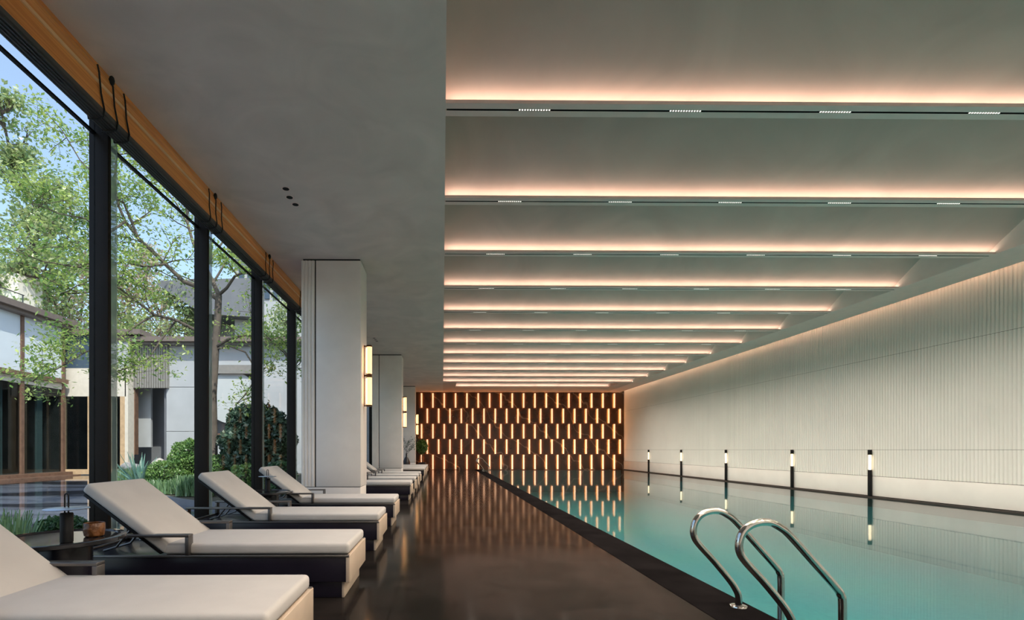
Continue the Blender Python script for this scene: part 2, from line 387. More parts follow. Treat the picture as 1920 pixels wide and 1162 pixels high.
# downlights in threes
def downlight(x, y, lab):
    t = thing('recessed_downlight', lab, 'downlight', (x, y, ZC - .004), 'small black downlights in the grey ceiling')
    MB().lathe([(.042, 0), (.056, 0), (.056, .003), (.042, .003)], 0, 0, 24).build('trim_ring', M_beam, t, world=False)
    MB().lathe([(.042, -.002), (.042, .001)], 0, 0, 24).build('baffle', M_black, t, world=False)
for (px, py), nm in zip([(536, 353.5), (543, 369.5), (554, 383)], ['nearest', 'middle', 'farthest']):
    p = P(px, py, z=ZC); downlight(p.x, p.y, '%s of the three black downlights in the ceiling before the first column' % nm)
for (px, py), nm in zip([(701.5, 633.5), (704, 636.5), (706.5, 639)], ['nearest', 'middle', 'farthest']):
    p = P(px, py, z=ZC); downlight(p.x, p.y, '%s of the three tiny downlights between the first and second column' % nm)
# roof, back wall, far wall, right wall backing
struct(MB().box(-3.54, 11.2, YB - .3, YF + .5, ROOF, ROOF + .25).build('ceiling', M_conc))
struct(MB().box(-3.7, 11.2, YB - .3, YB, -.3, ROOF).build('wall_back', M_white))
struct(MB().box(-3.6, 10.62, YF, YF + .3, -1.5, ROOF).build('wall_far', M_marble))
struct(MB().box(XR + .04, 11.1, YB - .2, YF + .3, -1.5, ROOF).build('wall_right', M_gap))
b = MB()
for (z0, z1) in [(.505, 1.146), (1.152, 3.386), (3.392, 4.95)]:
    pitch = .0735; nfl = int((YF - YB) / pitch)
    vs = []; fs = []
    prof = [(0, .022), (.008, .022), (.014, .008), (.024, .001), (.0495, .001), (.0595, .008), (.0655, .022)]
    y = YB
    pts = []
    for i in range(nfl):
        for (dy, dx) in prof: pts.append((XR + dx, y + dy))
        y += pitch
    pts.append((XR + .022, YF))
    n = len(pts)
    for (x, yy) in pts: vs.append((x, yy, z0)); 
    for (x, yy) in pts: vs.append((x, yy, z1))
    for (x, yy) in [pts[0], pts[-1]]: vs.append((XR + .045, yy, z0)); vs.append((XR + .045, yy, z1))
    fs = [(i, i + 1, n + i + 1, n + i) for i in range(n - 1)]
    # thin top and bottom edges
    for i in range(n - 1):
        fs.append((n + i, n + i + 1, 2 * n + 3, 2 * n + 1)) if False else None
    fs = [f for f in fs if f]
    b.add(vs, fs)
struct(b.build('wall_right', M_flute))
struct(MB().box(XR - .004, XR + .045, YB, YF, .02, .495).build('baseboard_right', M_white, bevel=.003))
struct(MB().box(9.6, 11.1, YB, YF, 4.95, 5.0).build('ceiling', M_ceil))
cv = MB().box(10.29, 10.35, YB + .05, YF - .05, ZC + .305, ZC + .315).build('cove_light', mat('wall_wash_strip', (.9, .8, .7), .5, var=0, emit=(1, .78, .56), estr=24))
tag(cv, 'warm light strip in the slot above the fluted ivory wall', 'light strip', 'warm cove lights of the pool ceiling')

# ------------------------------------------------------------------ LED bar wall
def led_bar(loc, lab, first=[None]):
    if first[0] is None:
        t = thing('wall_light_bar', lab, 'wall light', loc, 'glowing bars on the brown marble wall')
        MB().box(-.008, .008, -.045, .02, .10, .13).box(-.008, .008, -.045, .02, .73, .76).build('back_plate', M_copper, t, world=False)
        MB().box(-.036, .036, -.051, -.045, .02, .84).build('added_halo', M_halo, t, world=False)  # hidden emitter added behind the bar to throw the orange halo
        MB().prism([(-.040, -.052), (-.040, -.066), (-.028, -.08), (.028, -.08), (.040, -.066), (.040, -.052)], .01, .85, 'Z').build('diffuser', M_led, t, world=False)
        MB().box(-.041, .041, -.082, -.044, -.002, .009).box(-.041, .041, -.082, -.044, .851, .862).build('end_cap', M_copper, t, world=False)
        first[0] = t; return t
    return copy_tree(first[0], loc, lab)
RN = ['top', 'second', 'middle', 'fourth', 'bottom']
for r_ in range(5):
    z1 = EYE + (843 - (736.4 + 28.7 * r_)) / 32.1; 
    for k in range(18):
        px = 790.5 + k * 21.23 + (10.7 if r_ % 2 else 0)
        p = P(px, 800, Y=YF - .02)
        led_bar((p.x, YF - .02, z1 - .885), '%s glowing bar from the left in the %s row of the marble wall' % (ORD[k + 1], RN[r_]))

# ------------------------------------------------------------------ bollards on the far pool rim
for i, px in enumerate([1631, 1485, 1361, 1277, 1216]):
    p = P(px, 900, X=10.545)
    t = thing('bollard_light', '%s slim black bollard with a lit tube on the pool rim, counted from the camera' % ORD[i + 1], 'bollard light', (p.x, p.y, .006), 'slim bollard lights along the fluted wall')
    MB().box(-.032, .032, -.032, .032, 0, .65).build('post', M_black, t, world=False, bevel=.004)
    b = MB().box(-.032, .032, -.032, .032, 1.02, 1.144)
    b.build('cap', M_black, t, world=False, bevel=.004)
    MB().cyl(0, 0, .65, 1.02, .026, 20).build('lit_tube', M_boll, t, world=False, smooth=True)

# ------------------------------------------------------------------ pool handrails
def rail(y, lab, cat='handrail'):
    t = thing('pool_handrail', lab, cat, (2.16, y, 0), 'curved steel handrails at the pool edge')
    key = [(2.155, 0), (2.155, .20), (2.135, .27), (2.09, .35), (1.86, .62), (1.835, .68), (1.835, .74), (1.86, .81)] if False else None
    def q(cx, cy): return Vector(((1260 + cx / 3.398 - 830) / 258, 0, 1.15 - (820 + cy / 3.398 - 843) / 258))
    ctrl = [q(443, 1095), q(443, 1020), q(425, 975), q(385, 915), q(290, 800), q(190, 690), q(158, 640), q(152, 590), q(168, 535), q(205, 495), q(260, 474), q(320, 474), q(375, 500), q(430, 545), q(560, 690), q(680, 825), q(708, 868), q(718, 920), q(718, 1160), q(718, 1500)]
    ctrl[0].z = 0
    pts = []
    n = len(ctrl)
    for i in range(n - 1):
        p0, p1, p2, p3 = ctrl[max(i - 1, 0)], ctrl[i], ctrl[i + 1], ctrl[min(i + 2, n - 1)]
        for s in range(8):
            u = s / 8
            pts.append(.5 * ((2 * p1) + (p2 - p0) * u + (2 * p0 - 5 * p1 + 4 * p2 - p3) * u * u + (3 * p1 - p0 - 3 * p2 + p3) * u ** 3))
    pts.append(ctrl[-1])
    off = Vector((2.16, 0, 0))
    MB().tube([p - off for p in pts], .0235, 16).build('rail_tube', M_steel, t, smooth=True, world=False)
    MB().lathe([(.024, .014), (.03, .012), (.058, .008), (.06, .0)][::-1], ctrl[0].x - 2.16, 0, 28).build('flange', M_steel, t, smooth=True, world=False)
    return t
rail(3.62, 'farther of the two near curved steel handrails at the pool edge')
rail(3.06, 'nearest curved steel handrail at the pool edge, on the right')
rail(26.9, 'farther of the two tiny steel handrails at the far end of the pool')
rail(26.3, 'nearer of the two tiny steel handrails at the far end of the pool')

# ------------------------------------------------------------------ columns and sconces
def sconce(i, y, loc=None):
    nm = ['first', 'second', 'third'][i]
    t = thing('wall_sconce', 'tall warm double tube sconce on the right side of the %s column' % nm, 'wall sconce', (-1.34, y, 1.94), 'tube sconces on the columns')
    for z0, z1 in ((.03, .53), (.60, 1.09)):
        MB().cyl(0, 0, z0, z1, .048, 24).build('glass_tube', M_tube, t, world=False, smooth=True)
        MB().box(-.058, -.052, -.03, .03, z0 + .02, z1 - .02).build('added_rear_glow', M_glow, t, world=False)  # emitter added behind the tube to warm the column face
    for z0, z1 in ((0, .03), (.53, .60), (1.09, 1.12)):
        b = MB().cyl(0, 0, z0, z1, .052 if z1 - z0 < .05 else .034, 24)
        if z1 - z0 < .05: b.box(-.10, 0, -.012, .012, z0 + .006, z0 + .024)
        else: b.box(-.10, -.02, -.012, .012, z0 + .02, z0 + .05)
        b.build('bracket', M_copper, t, world=False)
    MB().box(-.10, -.092, -.03, .03, .0, 1.12).build('back_plate', M_copper, t, world=False)
CD = .67
for i, y in enumerate([8.75, 17.5, 26.2]):
    x0, x1 = -2.49, -1.44
    t = thing('column', '%s from the camera of the pale panelled columns with a fluted left edge' % ORD[i + 1], 'column', ((x0 + x1) / 2, y + CD / 2, 0), 'pale panelled columns', 'structure')
    MB().box(x0 + .03, x1 - .02, y + .02, y + CD - .02, 0, ZC).build('core', M_gap, t)
    MB().box(x0 + .02, x1 - .008, y + .012, y + CD - .01, .02, .49).build('plinth', M_col, t, bevel=.003)
    MB().box(x0 + .262, x1, y, y + CD, .50, ZC - .03).build('front_panel', M_col, t, bevel=.004)
    b = MB()
    for k in range(4):
        xa = x0 + k * .06
        b.prism([(xa, y + .03), (xa + .004, y + .008), (xa + .012, y), (xa + .044, y), (xa + .052, y + .008), (xa + .056, y + .03), (xa + .056, y + CD), (xa, y + CD)], .50, ZC - .03, 'Z')
    b.box(x0 + .002, x0 + .238, y + .014, y + CD - .01, .50, ZC - .03)
    b.build('fluted_panel', M_col, t)
    sconce(i, y + .34)

# ------------------------------------------------------------------ window wall and blind
MY = [4.80 + 2.02 * k for k in range(-3, 13)]
for k in range(len(MY)):
    y = MY[k]; yn = MY[k + 1] if k + 1 < len(MY) else YF
    t = thing('window_%d' % (k + 1), 'tall window bay', 'window', (XWIN, y, 0), None, 'structure')
    for kk in ('label', 'category'):
        del t[kk]
    MB().box(-3.40, -3.215, y, y + .045, 0, ZC).build('mullion', M_bronze, t, bevel=.004)
    MB().box(-3.352, -3.338, y + .07, yn, .04, ZC).build('glass_pane', M_glass, t)
    MB().box(-3.40, -3.28, y + .07, yn, 0, .045).build('sill', M_bronze, t)
    MB().box(-3.37, -3.335, y + .07, yn, 4.185, 4.205).build('transom', M_black, t)
    MB().box(-3.36, -3.22, y + .13, y + .142, .05, ZC).build('glass_fin', M_fin, t)
struct(MB().box(-3.54, -3.45, YB, YF, ZC, ROOF + .25).build('wall_left', M_conc))
struct(MB().box(-3.44, -3.2, YB, MY[0], 0, ZC).build('wall_left', M_white))
bl = thing('wooden_blind', 'long orange timber blind raised under the ceiling above the windows', 'blind', (-3.05, 12, 4.13))
prof = [(-3.0, ZC), (-2.985, 4.46), (-2.965, 4.43), (-2.962, 4.40), (-2.985, 4.375), (-3.0, 4.33), (-3.01, 4.26), (-3.012, 4.18), (-3.06, 4.18), (-3.06, ZC)]
MB().prism(prof, YB + .05, YF - .02, 'Y').build('timber_panel', M_orange, bl)
MB().box(-3.01, -2.985, YB + .05, YF - .02, 4.335, 4.362).build('sheen_strip', mat('painted_timber_sheen', (.85, .52, .27), .35, var=.08), bl)  # sheen along the timber bulge, painted as a lighter strip
b = MB(); b.prism([(-3.012, 4.178), (-3.02, 4.15), (-3.05, 4.135), (-3.16, 4.13), (-3.19, 4.15), (-3.20, 4.20), (-3.20, 4.30), (-3.06, 4.30), (-3.06, 4.178)], YB + .05, YF - .02, 'Y')
for q_ in range(5): b.box(-3.04 - q_ * .03, -3.03 - q_ * .03, YB + .05, YF - .02, 4.125, 4.14)
b.build('bottom_rail', M_rail, bl)
for k, y in enumerate(MY[1:]):
    for j, dy in enumerate((-.52, -.34, -.17)):
        if y + dy > 27: continue
        ca = MB().tube([(-2.958, y + dy, 4.452), (-2.957, y + dy + .02, 4.40), (-2.996, y + dy + .10, 4.28), (-3.006, y + dy + .16, 4.17), (-3.03, y + dy + .18, 4.128), (-3.10, y + dy + .20, 4.116), (-3.19, y + dy + .22, 4.132), (-3.21, y + dy + .23, 4.22)], .0075, 6)
        if j == 1: ca.lathe([(.002, 4.40), (.02, 4.42), (.024, 4.45), (.018, 4.475), (.002, 4.49)], -2.955, y + dy, 10)
        ca.build('tie_cord', M_cord, bl)

# ------------------------------------------------------------------ sun loungers
def rounded_slab(L, Wd, T, r=.028, seg=4, puff=.008, nx=14, ny=8):
    """a stuffed cushion: rounded box, slightly domed; x 0..L, y 0..Wd, z 0..T"""
    bm = bmesh.new()
    bmesh.ops.create_grid(bm, x_segments=1, y_segments=1, size=.5)
    bm.free()
    m = MB().box(0, L, 0, Wd, 0, T)
    return m
def lounger(y0, lab):
    Wd = .79
    t = thing('sun_lounger', lab, 'sun lounger', (-1.8, y0 + Wd / 2, 0), 'cream cushioned sun loungers in a row')
    ox, oy = -1.8, y0 + Wd / 2
    def bx(*a): return MB().box(*a)
    y1 = y0 + Wd
    fr = MB().box(-2.92, -.745, y0 + .012, y1 - .012, .13, .325)
    fr.box(-2.90, -.785, y0 + .05, y1 - .05, 0, .13)
    base = fr.build('base', M_navy, t, bevel=.004)
    tr = MB().box(-2.92, -.72, y0, y0 + .03, .322, .34); tr.box(-2.92, -.72, y1 - .03, y1, .322, .34); tr.box(-2.92, -2.89, y0 + .03, y1 - .03, .322, .34)
    tr.build('frame_rail', M_alu, t, bevel=.003)
    MB().box(-.745, -.715, y0 + .004, y1 - .004, .128, .335).build('foot_board', M_foot, t, bevel=.003)
    MB().box(-.785, -.765, y0 + .05, y1 - .05, .0, .128).build('foot_plinth', M_foot, base, bevel=.003)
    s = MB().box(-2.16, -.725, y0 + .035, y1 - .035, .338, .425).build('seat_cushion', M_cream, t, bevel=.028, bseg=4)
    # seam piping
    pp = MB()
    for zz in (.352, .411):
        ring = [(-2.15, y0 + .036), (-.735, y0 + .036), (-.725, y0 + .046), (-.725, y1 - .046), (-.735, y1 - .036), (-2.15, y1 - .036), (-2.16, y1 - .046), (-2.16, y0 + .046)]
    a = R(37.5)
    hx, hz = -2.13, .385
    L, T = .80, .085
    def bk(u, w, yy): return (hx - u * math.cos(a) + w * math.sin(a) * 1.0, yy, hz + u * math.sin(a) + w * math.cos(a))
    def slab(u0, u1, w0, w1, ya, yb):
        vs = [bk(u, w, yy) for w in (w0, w1) for yy in (ya, yb) for u in (u0, u1)]
        return MB().add(vs, [(0, 2, 3, 1), (4, 5, 7, 6), (0, 1, 5, 4), (2, 6, 7, 3), (0, 4, 6, 2), (1, 3, 7, 5)])
    slab(-.015, L, -.05, -.05 + T, y0 + .035, y1 - .035).build('back_cushion', M_cream, t, bevel=.028, bseg=4)
    bf = slab(.02, L - .03, -.075, -.052, y0 + .05, y1 - .05); bf = bf.build('back_frame', M_black, t, bevel=.003)
    # prop bars
    for yy in (y0 + .16, y0 + .34, y1 - .16):
        e = Vector(bk(.36, -.075, yy)); MB().tube([(-2.70, yy, .345), (-2.60, yy, .375), e], .010, 8).build('prop_bar', M_alu, bf)
    for ya, yb in ((y0 - .002, y0 + .068), (y1 - .068, y1 + .002)):
        am = MB().box(-2.90, -1.945, ya, yb, .478, .498)
        am.box(-1.975, -1.945, ya, yb, .34, .478); am.box(-2.90, -2.87, ya, yb, .34, .478)
        am.build('armrest', M_alu, t, bevel=.003)
    return t
LY = [2.16, 3.82, 5.62, 7.48, 11.3, 12.95, 14.5, 16.0, 19.6, 21.1, 22.5, 23.9]
LL = ['nearest cream sun lounger, cut by the bottom left of the picture',
      'second cream sun lounger, beside the round table with the amber bowl',
      'third cream sun lounger from the camera, before the second side table',
      'fourth cream sun lounger, in front of the first column',
      'first cream sun lounger past the first column', 'second cream sun lounger past the first column',
      'third cream sun lounger past the first column', 'fourth cream sun lounger past the first column, touching the second column',
      'first cream sun lounger past the second column', 'second cream sun lounger past the second column',
      'third cream sun lounger past the second column', 'last cream sun lounger, nearest the marble wall']
l0 = lounger(LY[0], LL[0])
for y, lab in zip(LY[1:], LL[1:]): copy_tree(l0, (-1.8, y + .395, 0), lab)
l0.location.x -= .05

# ------------------------------------------------------------------ side tables and what stands on them
def side_table(x, y, lab):
    t = thing('side_table', lab, 'side table', (x, y, 0), 'round black side tables')
    MB().lathe([(.367, .535), (.377, .54), (.377, .562), (.370, .566), (.34, .566), (.335, .558)], 0, 0, 64).build('tabletop', mat('smoked_top', (.02, .02, .022), .06, var=.1) if 'smoked_top' not in bpy.data.materials else bpy.data.materials['smoked_top'], t, world=False, smooth=True)
    MB().lathe([(.15, 0), (.165, .01), (.165, .5), (.15, .535)], .02, 0, 48).build('pedestal', M_navy, t, world=False, smooth=True)
    return t
def disc_lantern(x, y, z, lab):
    t = thing('table_lantern', lab, 'lantern', (x, y, z), 'black lanterns with a flat disc shade')
    MB().lathe([(.032, 0), (.036, .004), (.036, .185), (.032, .19)], 0, 0, 32).build('body', M_black, t, world=False, smooth=True)
    MB().lathe([(.002, .212), (.12, .214), (.124, .217), (.12, .220), (.002, .226)], 0, 0, 48).build('disc_shade', M_gloss, t, world=False, smooth=True)
    pts = [(-.012, 0, .185)] + [(-.012, 0, .29)] + [(.012 * math.cos(a_), 0, .30 + .012 * math.sin(a_)) for a_ in [math.pi - k * math.pi / 8 for k in range(9)]] + [(.012, 0, .29), (.012, 0, .185)]
    MB().tube(pts, .0045, 8).build('handle', M_black, t, world=False, smooth=True)
M_gloss = mat('brushed_steel_disc', (.55, .62, .72), .38, metal=.9, var=0)
side_table(-2.57, 3.36, 'round black side table between the first two loungers')
side_table(-2.50, 7.02, 'round black side table between the third and fourth loungers')
disc_lantern(-2.40, 3.19, .558, 'black lantern with looped handle on the near side table')
disc_lantern(-2.46, 7.0, .558, 'black lantern with pale disc on the farther side table')
t = thing('amber_bowl', 'amber brown ribbed candle bowl on the near side table', 'candle bowl', (-2.385, 3.42, .558)); 
b = MB(); n_ = 48; prof = [(.055, 0), (.068, .01), (.074, .05), (.070, .10), (.066, .105), (.062, .10), (.066, .05), (.06, .015), (.002, .012)]
vs = []; fs = []
for k in range(n_):
    a_ = 2 * math.pi * k / n_
    for r0, z in prof:
        rr = r0 * (1 + .035 * math.sin(6 * a_ + z * 40)); vs.append((rr * .88 * math.cos(a_), rr * .88 * math.sin(a_), z * .9))
m_ = len(prof)
for k in range(n_):
    for i in range(m_ - 1): fs.append((k * m_ + i, ((k + 1) % n_) * m_ + i, ((k + 1) % n_) * m_ + i + 1, k * m_ + i + 1))
fs.append(tuple(k * m_ for k in range(n_)))
b.add(vs, fs).build('bowl', M_amber, t, world=False, smooth=True)
MB().lathe([(.045, .013), (.045, .05), (.043, .052)], 0, 0, 24).build('candle', mat('candle_wax', (.55, .35, .18), .5), t, world=False, smooth=True)

# ------------------------------------------------------------------ foliage helpers
def leaf_quads(centers, size, rng, flat=0.0, aspect=.55):
    n = len(centers); c = np.asarray(centers)
    d = rng.normal(size=(n, 3)); d[:, 2] *= (1 - flat); d /= np.linalg.norm(d, axis=1)[:, None]
    u = rng.normal(size=(n, 3)); u -= (u * d).sum(1)[:, None] * d; u /= np.linalg.norm(u, axis=1)[:, None]
    s = size * (.6 + .8 * rng.random(n))[:, None]
    if flat > 0: u[:, 2] *= .3
    V = np.stack([c - d * s * .5, c + u * s * aspect * .5, c + d * s * .5, c - u * s * aspect * .5], 1)
    return V.reshape(-1, 3)
def quads_obj(name, V, m, parent=None, extra=None):
    off = np.array(wloc(parent)) if parent is not None else np.array([(V[:, 0].min() + V[:, 0].max()) / 2, (V[:, 1].min() + V[:, 1].max()) / 2, V[:, 2].min()])
    me = bpy.data.meshes.new(name); n = len(V) // 4
    ev = np.zeros((0, 3)); ef = []
    if extra: ev = np.array(extra.v); ef = [tuple(i + len(V) for i in f) for f in extra.f]
    allv = np.vstack([V, ev]) - off
    if ef:
        me.from_pydata(allv.tolist(), [], [tuple(range(4 * i, 4 * i + 4)) for i in range(n)] + ef)
        idx = np.zeros(n + len(ef), dtype=int); idx[n:] = 1; 
    else:
        me.vertices.add(len(V)); me.vertices.foreach_set('co', allv.ravel())
        me.loops.add(4 * n); me.loops.foreach_set('vertex_index', np.arange(4 * n))
        me.polygons.add(n); me.polygons.foreach_set('loop_start', np.arange(n) * 4)
        try: me.polygons.foreach_set('loop_total', np.full(n, 4))
        except Exception: pass
        idx = None
    for q_ in (m if isinstance(m, (list, tuple)) else [m]): me.materials.append(q_)
    if idx is not None: me.polygons.foreach_set('material_index', idx)
    me.update(calc_edges=True); me.validate()
    o = bpy.data.objects.new(name, me); C.objects.link(o)
    if parent is not None: o.parent = parent
    else: o.location = Vector(off)
    return o

class Tree:
    def __init__(s, seed): s.rng = np.random.default_rng(seed); s.mb = MB(); s.tips = []
    def limb(s, pts, r0, r1, seg=8):
        n = len(pts); rad = [r0 + (r1 - r0) * i / (n - 1) for i in range(n)]
        s.mb.tube(pts, rad, seg)
    def grow(s, p, d, L, r, lvl, maxl, up=.15, spread=.7):
        rng = s.rng; pts = [Vector(p)]; dd = Vector(d).normalized(); n = 4
        for i in range(n):
            dd = (dd + Vector(rng.normal(size=3) * .16) + Vector((0, 0, up * .2))).normalized()
            pts.append(pts[-1] + dd * L / n)
        s.limb(pts, r, r * .5, 5 if lvl > 1 else 7)
        if lvl >= maxl - 1:
            for q in pts[1:]: s.tips.append(tuple(q))
        if lvl < maxl:
            for k in range(int(rng.integers(2, 5))):
                i = int(rng.integers(1, n + 1)); q = pts[i]
                nd = (dd + Vector(rng.normal(size=3) * spread) + Vector((0, 0, up))).normalized()
                s.grow(q, nd, L * (.55 + .25 * rng.random()), r * .5, lvl + 1, maxl, up, spread)
def sprout(T, pts, every, L, r, maxl, up, spread=.8, skip=0):
    for i in range(skip, len(pts)):
        for k in range(every):
            d = Vector(T.rng.normal(size=3)); d.y *= .8; d.z = abs(d.z) * .7
            u = T.rng.random(); q = Vector(pts[i]) if i == len(pts) - 1 else Vector(pts[i]).lerp(Vector(pts[i + 1]), u)
            T.grow(q, d, L * (.6 + .6 * T.rng.random()), r, 1, maxl, up, spread)
def finish_tree(T, name, label, cat, loc, leafm, per, rad, size, group=None, bark=None, flat=0):
    t = thing(name, label, cat, loc, group)
    T.mb.build('trunk', bark or M_bark, t, smooth=True)
    tips = np.array(T.tips); c = np.repeat(tips, per, 0) + T.rng.normal(size=(len(tips) * per, 3)) * rad * np.array([1, 1, .55])
    quads_obj('foliage', leaf_quads(c, size, T.rng, flat), leafm, t)
    return t, len(c)

# ------------------------------------------------------------------ courtyard
GZ = -.12
struct(MB().box(-60, -3.6, -20, 70, -.6, -.42).build('floor', M_soil))
pond = thing('reflecting_pool', 'shallow dark reflecting pool in the courtyard outside the windows', 'reflecting pool', (-11, 12, -.42))
MB().box(-18.6, -3.6, -6, 24.6, -.42, -.30).build('basin', M_pslate, pond)
MB().add([(-18.6, -6, GZ), (-3.6, -6, GZ), (-3.6, 24.6, GZ), (-18.6, 24.6, GZ)], [(0, 1, 2, 3)]).build('water', M_pond, pond)
# planting island
b = MB(); pr = []
ipts = [(203, 888), (208, 893), (222, 903), (250, 912), (280, 920), (312, 928), (340, 934), (370, 938), (410, 940), (460, 938), (510, 931), (545, 924)]
pr = [tuple(P(a_, b_, z=0).xy) for a_, b_ in ipts] + [(-4.0, 14.5), (-3.9, 17), (-3.9, 20), (-3.9, 24.4), (-8, 24.4), (-12, 24.4)]
cx_, cy_ = -7.6, 18.0
b.prism(pr, -.30, -.02, 'Z')
struct(b.build('floor', M_soil))
b = MB()
for k in range(len(pr)):
    p0 = Vector((*pr[k], 0)); p1 = Vector((*pr[(k + 1) % len(pr)], 0)); 
    cc = Vector((cx_, cy_, 0)); q0 = cc + (p0 - cc) * 1.03; q1 = cc + (p1 - cc) * 1.03
    vs = [(*p.xy, z) for z in (-.30, .0) for p in (p0, p1, q1, q0)]
    b.add(vs, [(0, 1, 2, 3), (4, 7, 6, 5), (0, 4, 5, 1), (1, 5, 6, 2), (2, 6, 7, 3), (3, 7, 4, 0)])
tag(b.build('stone_kerb', M_dconc), 'dark stone kerb around the planted island in the courtyard', 'kerb')

def bush(name, px0, px1, pytop, Y, label, leafm, n, size, cat='bush', base=0.0, depth=1.0, seed=1, group=None, pos=None):
    rng = np.random.default_rng(seed)
    a = P(px0, 843, Y=Y); b_ = P(px1, 843, Y=Y); top = P((px0 + px1) / 2, pytop, Y=Y).z
    cx, rx = (a.x + b_.x) / 2, (b_.x - a.x) / 2; rz = (top - base) / 2; cz = base + rz; ry = rx * depth
    d = rng.normal(size=(n, 3)); d /= np.linalg.norm(d, axis=1)[:, None]
    lump = 1 + .10 * np.sin(d[:, 0] * 7 + seed) * np.cos(d[:, 1] * 6) + .07 * np.sin(d[:, 2] * 11)
    rr = (.82 + .2 * rng.random(n)) * lump
    c = np.array([cx, Y, cz]) + d * rr[:, None] * np.array([rx, ry, rz])
    c[:, 2] = np.maximum(c[:, 2], base)
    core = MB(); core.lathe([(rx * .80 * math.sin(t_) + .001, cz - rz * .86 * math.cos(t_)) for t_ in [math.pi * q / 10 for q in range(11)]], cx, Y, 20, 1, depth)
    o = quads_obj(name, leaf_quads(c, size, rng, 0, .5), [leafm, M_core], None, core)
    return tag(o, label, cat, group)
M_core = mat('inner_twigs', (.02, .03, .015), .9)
bush('clipped_shrub', 322, 402, 822, 15.5, 'bright green rounded shrub between the first two visible mullions', L_bush, 7000, .09, seed=3)
bush('low_shrub', 278, 345, 862, 14.4, 'low grey green shrub in front of the pale rock', L_bush, 5000, .07, seed=4)
bush('low_shrub', 380, 432, 850, 15.0, 'green shrub left of the big dark bush behind the tree trunk', L_bush, 3500, .08, seed=5)
bush('broadleaf_bush', 418, 550, 757, 15.2, 'large dark green bush seen between the second and fourth mullions', L_dark, 14000, .14, seed=6)
bush('low_shrub', 430, 500, 868, 13.0, 'low leafy shrub under the large dark bush', L_bush, 4000, .07, seed=8)
bush('low_shrub', 500, 556, 862, 12.6, 'low leafy shrub behind the backrest of the third lounger', L_hedge, 3000, .07, seed=9)
bush('low_hedge', 62, 172, 966, 5.4, 'low dark green hedge outside the glass behind the near side table', L_hedge, 9000, .045, base=-.12, depth=.5, seed=10)
bush('low_hedge', 60, 110, 1030, 4.3, 'low bright hedge seen under the near side table', L_hedge, 5000, .04, base=-.12, depth=.9, seed=11)
def grass(px0, px1, Y0, Y1, n, h, label, seed, base=-.1, name='grass_clump', m=None):
    rng = np.random.default_rng(seed); V = []
    for i in range(n):
        y = Y0 + (Y1 - Y0) * rng.random(); x = P(px0 + (px1 - px0) * rng.random(), 843, Y=y).x
        a = rng.random() * 6.28; ln = h * (.5 + .7 * rng.random()); w = .012 + .008 * rng.random(); lean = .5 * rng.random()
        dx, dy = math.cos(a), math.sin(a)
        p0 = np.array([x, y, base]); p1 = p0 + np.array([dx * ln * lean, dy * ln * lean, ln]); s_ = np.array([-dy * w, dx * w, 0])
        V += [p0 - s_, p0 + s_, p1 + s_ * .3, p1 - s_ * .3]
    o = quads_obj(name, np.array(V), m or L_grass); return tag(o, label, 'grass', None, 'stuff')
grass(212, 300, 14.6, 18.5, 2600, .45, 'short grass at the left end of the planted island', 21, 0)
grass(330, 400, 12.3, 13.6, 1800, .42, 'strappy grass at the front edge of the planted island', 22, 0)
grass(280, 360, 12.9, 13.8, 1500, .30, 'strappy low grass in front of the low shrub', 25, 0)
grass(-60, 40, 4.2, 5.4, 900, .55, 'thin grass outside the glass at the left edge of the picture', 23)
grass(200, 262, 5.2, 6.0, 700, .28, 'thin grass outside the glass behind the second lounger backrest', 24)
# agave
p = P(262, 900, Y=14.2); t = thing('agave_plant', 'spiky blue green agave left of the low shrub', 'agave', (p.x, p.y, 0))
rng = np.random.default_rng(5); mbx = MB()
for k in range(34):
    a_ = k * 2.4; el = .35 + 1.1 * (k / 34); ln = 1.15 * (.8 + .3 * rng.random()); pts = []
    for s_ in range(6):
        u = s_ / 5; r_ = ln * u * math.cos(el); zz = ln * u * math.sin(el) - .25 * u * u * math.cos(el)
        pts.append((r_ * math.cos(a_), r_ * math.sin(a_), zz))
    for s_ in range(5):
        w0 = .05 * (1 - (s_ / 5) ** 2) + .004; w1 = .05 * (1 - ((s_ + 1) / 5) ** 2) + .004; sx, sy = -math.sin(a_), math.cos(a_)
        q0, q1 = pts[s_], pts[s_ + 1]
        mbx.add([(q0[0] - sx * w0, q0[1] - sy * w0, q0[2] + .02), (q0[0], q0[1], q0[2]), (q0[0] + sx * w0, q0[1] + sy * w0, q0[2] + .02),
                 (q1[0] + sx * w1, q1[1] + sy * w1, q1[2] + .02), (q1[0], q1[1], q1[2]), (q1[0] - sx * w1, q1[1] - sy * w1, q1[2] + .02)], [(0, 1, 4, 5), (1, 2, 3, 4)])
mbx.build('leaves', L_agave, t, world=False)
# rocks
def rock(px, py, Y, sx, sy, sz, label, seed):
    rng = np.random.default_rng(seed); p = P(px, py, Y=Y); bm = bmesh.new(); bmesh.ops.create_icosphere(bm, subdivisions=3, radius=1)
    me = bpy.data.meshes.new('boulder')
    for v in bm.verts:
        n_ = 1 + .16 * math.sin(v.co.x * 4 + seed) * math.cos(v.co.y * 3.3) + .10 * math.sin(v.co.z * 5 + seed * 2); c_ = v.co * n_
        v.co = Vector((c_.x * sx, c_.y * sy, max(c_.z, -.6) * sz))
    zmin = min(v.co.z for v in bm.verts)
    for v in bm.verts: v.co.z -= zmin
    bm.to_mesh(me); bm.free(); me.materials.append(M_rock); o = bpy.data.objects.new('boulder', me); C.objects.link(o)
    o.location = (p.x, p.y, -.02); me.polygons.foreach_set('use_smooth', [True] * len(me.polygons)); tag(o, label, 'boulder')
rock(300, 860, 17.0, .38, .4, .50, 'pale upright boulder behind the low shrubs', 2)
